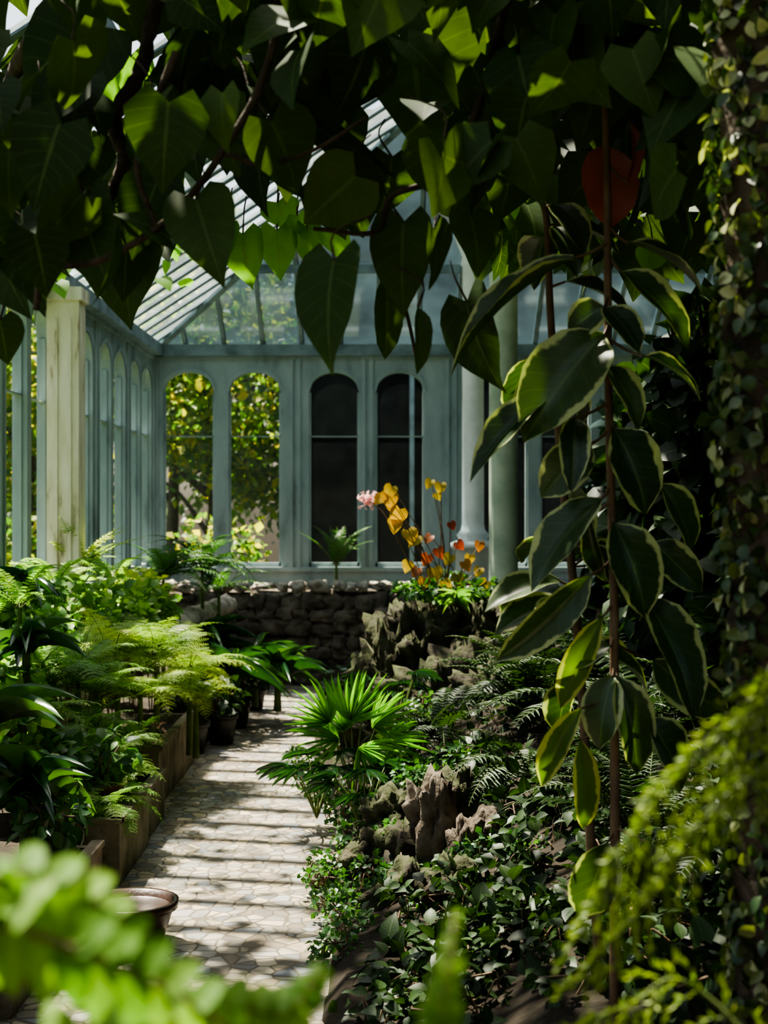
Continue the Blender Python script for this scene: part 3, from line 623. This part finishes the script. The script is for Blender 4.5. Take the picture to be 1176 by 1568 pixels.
while len(O)<1500:
    px=rng.uniform(-150,1330);py=rng.uniform(-260,450);d=rng.uniform(2.8,5.2)
    if px<640 and rng.random()<.2: continue
    if py>np.interp(px,lx,ly)-30*rng.random(): continue
    if d<3.6 and abs(px-935)<85 and 130<py<460: continue
    if any(((px-a)/(c+22))**2+((py-30-b)/(e+38))**2<1 for a,b,c,e in holes): continue
    O.append(W(px,py-35,d));S.append(rng.uniform(.11,.2))
O=np.array(O);S=np.array(S);n=len(O)
place(mb,HEARTS,O,np.array([0,-.1,-.8])+rng.normal(0,.6,(n,3)),np.array([0,-.7,.6])+rng.normal(0,.5,(n,3)),S*.95,S,rng.random(n),0)
n=1500;O=np.stack([rng.uniform(.5,3.6,n),rng.uniform(3,9,n),rng.uniform(2.55,3.5,n)],1)
O=O[(O[:,2]-1.5)/O[:,1]>.19];n=len(O);S=rng.uniform(.18,.3,n)
place(mb,HEARTS,O,np.array([0,0,-1])+rng.normal(0,.6,(n,3)),np.array([0,-.5,.8])+rng.normal(0,.5,(n,3)),S*.95,S,rng.random(n),0)
# leaves overhead on the left, shading the near end of the path and dappling the rest
n=200;O=np.stack([rng.uniform(-2.0,-.9,n),rng.uniform(4.4,6.0,n),rng.uniform(2.6,2.95,n)],1);S=rng.uniform(.12,.2,n)
place(mb,HEARTS,O,np.array([0,0,-.5])+rng.normal(0,.6,(n,3)),np.array([0,-.2,1])+rng.normal(0,.4,(n,3)),S*.95,S,rng.random(n),0)
n=70;O=np.stack([rng.uniform(-2.0,-1.0,n),rng.uniform(6.0,8.6,n),rng.uniform(2.85,3.0,n)],1);S=rng.uniform(.08,.14,n)
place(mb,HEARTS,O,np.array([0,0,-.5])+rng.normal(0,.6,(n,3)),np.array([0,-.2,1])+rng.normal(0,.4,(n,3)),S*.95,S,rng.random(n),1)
tube(mb,catmull([(-1.5,5.8,2.85),(-1.55,7.0,2.98),(-1.6,8.5,3.0)],6),.01,.004,5,2)
def br(pts,d,r0,r1,**k): tube(mb,catmull([W(a,b,d+(c[0] if c else 0)) for a,b,*c in pts],8),r0,r1,7,2,**k)
br([(55,475),(70,415),(150,400),(240,350),(300,290),(345,225),(390,150),(420,60),(430,-60)],3.0,.007,.010)
br([(150,430),(155,330),(190,250),(175,180),(215,110),(230,40),(260,-80)],3.4,.016,.02,bump=.12)
br([(240,350),(210,260),(230,180),(270,80)],3.0,.006,.010)
br([(480,350),(575,355),(600,300),(680,270),(720,200),(760,60),(800,-100)],3.2,.005,.012)
br([(345,235),(400,250),(480,230),(560,180)],3.0,.006,.004)
br([(640,560),(620,470),(590,400),(575,350)],3.4,.004,.006)
br([(420,60),(560,20),(760,60)],3.5,.012,.012)
tube(mb,catmull([(2.3,4.2,.15),(2.2,4.1,1.5),(1.9,4.0,2.6),(1.1,3.8,3.0),(.3,3.6,3.0),(-.5,3.5,2.85),(-.9,3.8,2.8),(-1.3,4.8,2.8),(-1.5,5.8,2.85)],8),.09,.01,10,2,bump=.06)
tube(mb,catmull([(1.9,4.0,2.6),(1.5,5.5,3.1),(1.2,7.5,3.4)],8),.05,.02,8,2)
mb.build('canopy_tree',[L_CAN,L_LIT,BARK])

# ------------------------------------------------------------------ near ferns (close to the lens, in a tall pot)
def lfrond(mb,P,lp,wp,nP,m=0,upv=(0,-.6,.8),sm=1):
    P=catmull(P,8);n=len(P)-1;tube(mb,P,.0035,.0015,5,sm)
    Tg=nrm(np.gradient(P,axis=0));ts=np.linspace(.05,1,nP);idx=ts*n
    pos=np.stack([np.interp(idx,range(n+1),P[:,k]) for k in range(3)],1);tg=nrm(np.stack([np.interp(idx,range(n+1),Tg[:,k]) for k in range(3)],1))
    side=nrm(np.cross(tg,np.array(upv)));ll=lp*np.interp(ts,[0,.3,.7,1],[.9,1,.8,.25])
    for s in (-1,1):
        place(mb,PINNAL,pos,side*s+tg*.55+rng.normal(0,.10,(nP,3)),np.array(upv)+rng.normal(0,.2,(nP,3)),wp*np.sqrt(ll/lp),ll,rng.random(nP),m)
mb=pot(-.35,.75,.13,.30,TERRA,.55);lathe(mb,[(0,0),(.15,0),(.15,.03),(.06,.06),(.05,.5),(.12,.53),(.12,.55),(0,.55)],(-.35,.75,0),24)
root=np.array([-.35,.75,.80])
lfrond(mb,[root,W(-160,1440,.80),W(-40,1410,.85),W(120,1455,.86),W(280,1530,.9),W(440,1640,.95)],.046,.025,17,1,sm=2,upv=(0,-.9,.45))
lfrond(mb,[root,W(60,1680,.85),W(200,1590,.9),W(340,1545,.95),W(440,1550,.98),W(490,1490,1.0)],.036,.022,16,1,sm=2,upv=(0,-.9,.45))
lfrond(mb,[root,W(-160,1440,.85),W(-60,1360,.85),W(60,1340,.9),W(170,1400,.92),W(250,1490,.92)],.034,.022,14,1,sm=2,upv=(0,-.9,.45))
lfrond(mb,[root,W(400,1750,.8),W(640,1640,.9),W(680,1530,.95),W(697,1400,1.0)],.024,.013,30,1,upv=(.1,-1,.1),sm=2)
for i in range(8):
    a=rng.uniform(2,5);e=root+np.array([math.cos(a)*.3,math.sin(a)*.3,.05]);lfrond(mb,[root,(root+e)/2+[0,0,.12],e],.04,.014,16,1,sm=2)
mb.build('potted_sword_fern',[TERRA,L_NEAR,STEM])

# asparagus fern lower right
rt=np.array([.66,1.5,.60])
mb=pot(.66,1.5,.13,.25,TERRA,.38);lathe(mb,[(0,0),(.14,0),(.14,.03),(.06,.06),(.05,.34),(.11,.37),(0,.38)],(.66,1.5,0),20)
def plume(pts,ls,nb):
    P=catmull(pts,8);n=len(P)-1;tube(mb,P,.003,.001,4,2)
    Tg=nrm(np.gradient(P,axis=0))
    for i in range(nb):
        t=.2+.8*i/nb;k=t*n;p=np.array([np.interp(k,range(n+1),P[:,j]) for j in range(3)]);tg=Tg[int(k)]
        for s in (-1,1):
            side=nrm(np.cross(tg,[0,-1,.2]))*s;D=side*.7+tg*1.0+np.array([0,0,-.5])+rng.normal(0,.12,3)
            L=ls*(1-.5*t)*rng.uniform(.7,1.2);q=catmull([p,p+nrm(D)*L*.5,p+nrm(D)*L+[0,0,-.25*L]],5);tube(mb,q,.001,.0006,3,2)
            m_=12;tt=rng.integers(0,len(q),m_);place(mb,SMALL,q[tt],nrm(D)*1.3+rng.normal(0,.5,(m_,3)),rng.normal(size=(m_,3)),.005,.015,rng.random(m_),1)
plume([rt,W(1230,1150,1.6),W(1170,1080,1.55),W(1070,1160,1.5),W(970,1290,1.5),W(890,1440,1.5)],.085,26)
plume([rt,W(1240,1130,1.6),W(1180,1170,1.55),W(1100,1230,1.5),W(1010,1360,1.5),W(870,1520,1.5)],.07,22)
plume([rt,W(1260,1130,1.6),W(1200,1060,1.6),W(1120,1130,1.55),W(1110,1260,1.5)],.06,14)
plume([rt,W(1100,1540,1.6),W(960,1540,1.55),W(820,1620,1.5)],.06,14)
mb.build('potted_asparagus_fern',[TERRA,L_ASP,GSTEM])

# ------------------------------------------------------------------ outdoors trees
def tree(name,x,y,h,r,n,mats,s=.14,zc=None,rz=None):
    mb=MB();zc=zc or h*.6;rz=rz or h*.45
    tube(mb,catmull([(x,y,-.15),(x+.1,y,h*.3),(x-.05,y,h*.6),(x,y,h*.9)],6),.12,.03,8,1)
    for k in range(12):
        a=rng.uniform(0,6.28);z=rng.uniform(.2,.7)*h;tube(mb,catmull([(x,y,z),(x+.5*r*math.cos(a),y+.5*r*math.sin(a),z+.5),(x+.9*r*math.cos(a),y+.9*r*math.sin(a),z+.7)],4),.04,.01,5,1)
    k=40;cs=np.array([x,y,zc])+nrm(rng.normal(size=(k,3)))*np.array([r,r,rz])*rng.uniform(.3,1,(k,1))
    O=cs[rng.integers(0,k,n)]+rng.normal(0,.28,(n,3))*[r*.45,r*.45,.9]
    O[:,2]=np.abs(O[:,2]);S=s*rng.uniform(.6,1.3,n)
    place(mb,SMALL,O,rng.normal(size=(n,3)),np.array([0,0,.6])+rng.normal(0,.6,(n,3)),S*.7,S,rng.random(n)**1.3,0);mb.build(name,mats)
tree('garden_tree',-2.3,18.5,5.2,1.6,6000,[L_OUT,BARK])
tree('garden_tree',-4.4,17.5,5.0,1.7,6000,[L_OUT,BARK])
tree('garden_tree',-1.6,22.5,6.2,2.0,6000,[L_OUTD,BARK],.18)
tree('garden_tree',-3.5,23,7,2.5,6000,[L_OUTD,BARK],.2)
tree('garden_tree',2.5,22.5,8.2,2.5,5000,[L_OUTD,BARK],.2)
tree('garden_tree',-5.6,14.0,4.6,1.5,5000,[L_OUTD,BARK])
tree('garden_tree',-5.4,10.5,4.0,1.4,5000,[L_OUT,BARK])
tree('garden_tree',-6.2,20,5.5,2,5000,[L_OUT,BARK],.18)
tree('garden_tree',-7.5,13,5.5,2,5000,[L_OUTD,BARK],.18)
for x,y in [(-1.8,15.2),(-3.0,15.5),(-4.2,12.5),(-4,15),(-4.3,9)]:
    mb=MB();bush(mb,(x,y,.6),(.7,.6,.9),1500,SMALL,.12,0,1,sh=.3,base=(x,y,-.15));mb.build('garden_shrub',[L_OUT,BARK])

# ------------------------------------------------------------------ light, world, camera
sun=bpy.data.lights.new('sun','SUN');sun.energy=36;sun.angle=math.radians(1.1);sun.color=(1,.90,.72)
so=bpy.data.objects.new('sun',sun);bpy.context.scene.collection.objects.link(so)
so.rotation_euler=Vector((-.30,.35,.89)).to_track_quat('Z','Y').to_euler()
w=bpy.data.worlds.new('sky');bpy.context.scene.world=w;w.use_nodes=True;nt=w.node_tree;nt.nodes.clear()
sk=nt.nodes.new('ShaderNodeTexSky');sk.sky_type='NISHITA';sk.sun_disc=False;sk.sun_elevation=math.radians(62);sk.sun_rotation=math.radians(-40);sk.air_density=1.0;sk.dust_density=4
bg=nt.nodes.new('ShaderNodeBackground');bg.inputs[1].default_value=.30;o=nt.nodes.new('ShaderNodeOutputWorld')
nt.links.new(sk.outputs[0],bg.inputs[0]);nt.links.new(bg.outputs[0],o.inputs[0])
cam=bpy.data.cameras.new('camera');cam.sensor_fit='VERTICAL';cam.sensor_height=36;cam.sensor_width=27;cam.lens=50;cam.clip_start=.05
cam.dof.use_dof=True;cam.dof.focus_distance=5.0;cam.dof.aperture_fstop=4.0
co=bpy.data.objects.new('camera',cam);bpy.context.scene.collection.objects.link(co);co.location=(0,0,EYE);co.rotation_euler=(math.radians(90),0,0)
bpy.context.scene.camera=co
try: bpy.context.scene.view_settings.look='AgX - Medium High Contrast'
except Exception as e: print(e)
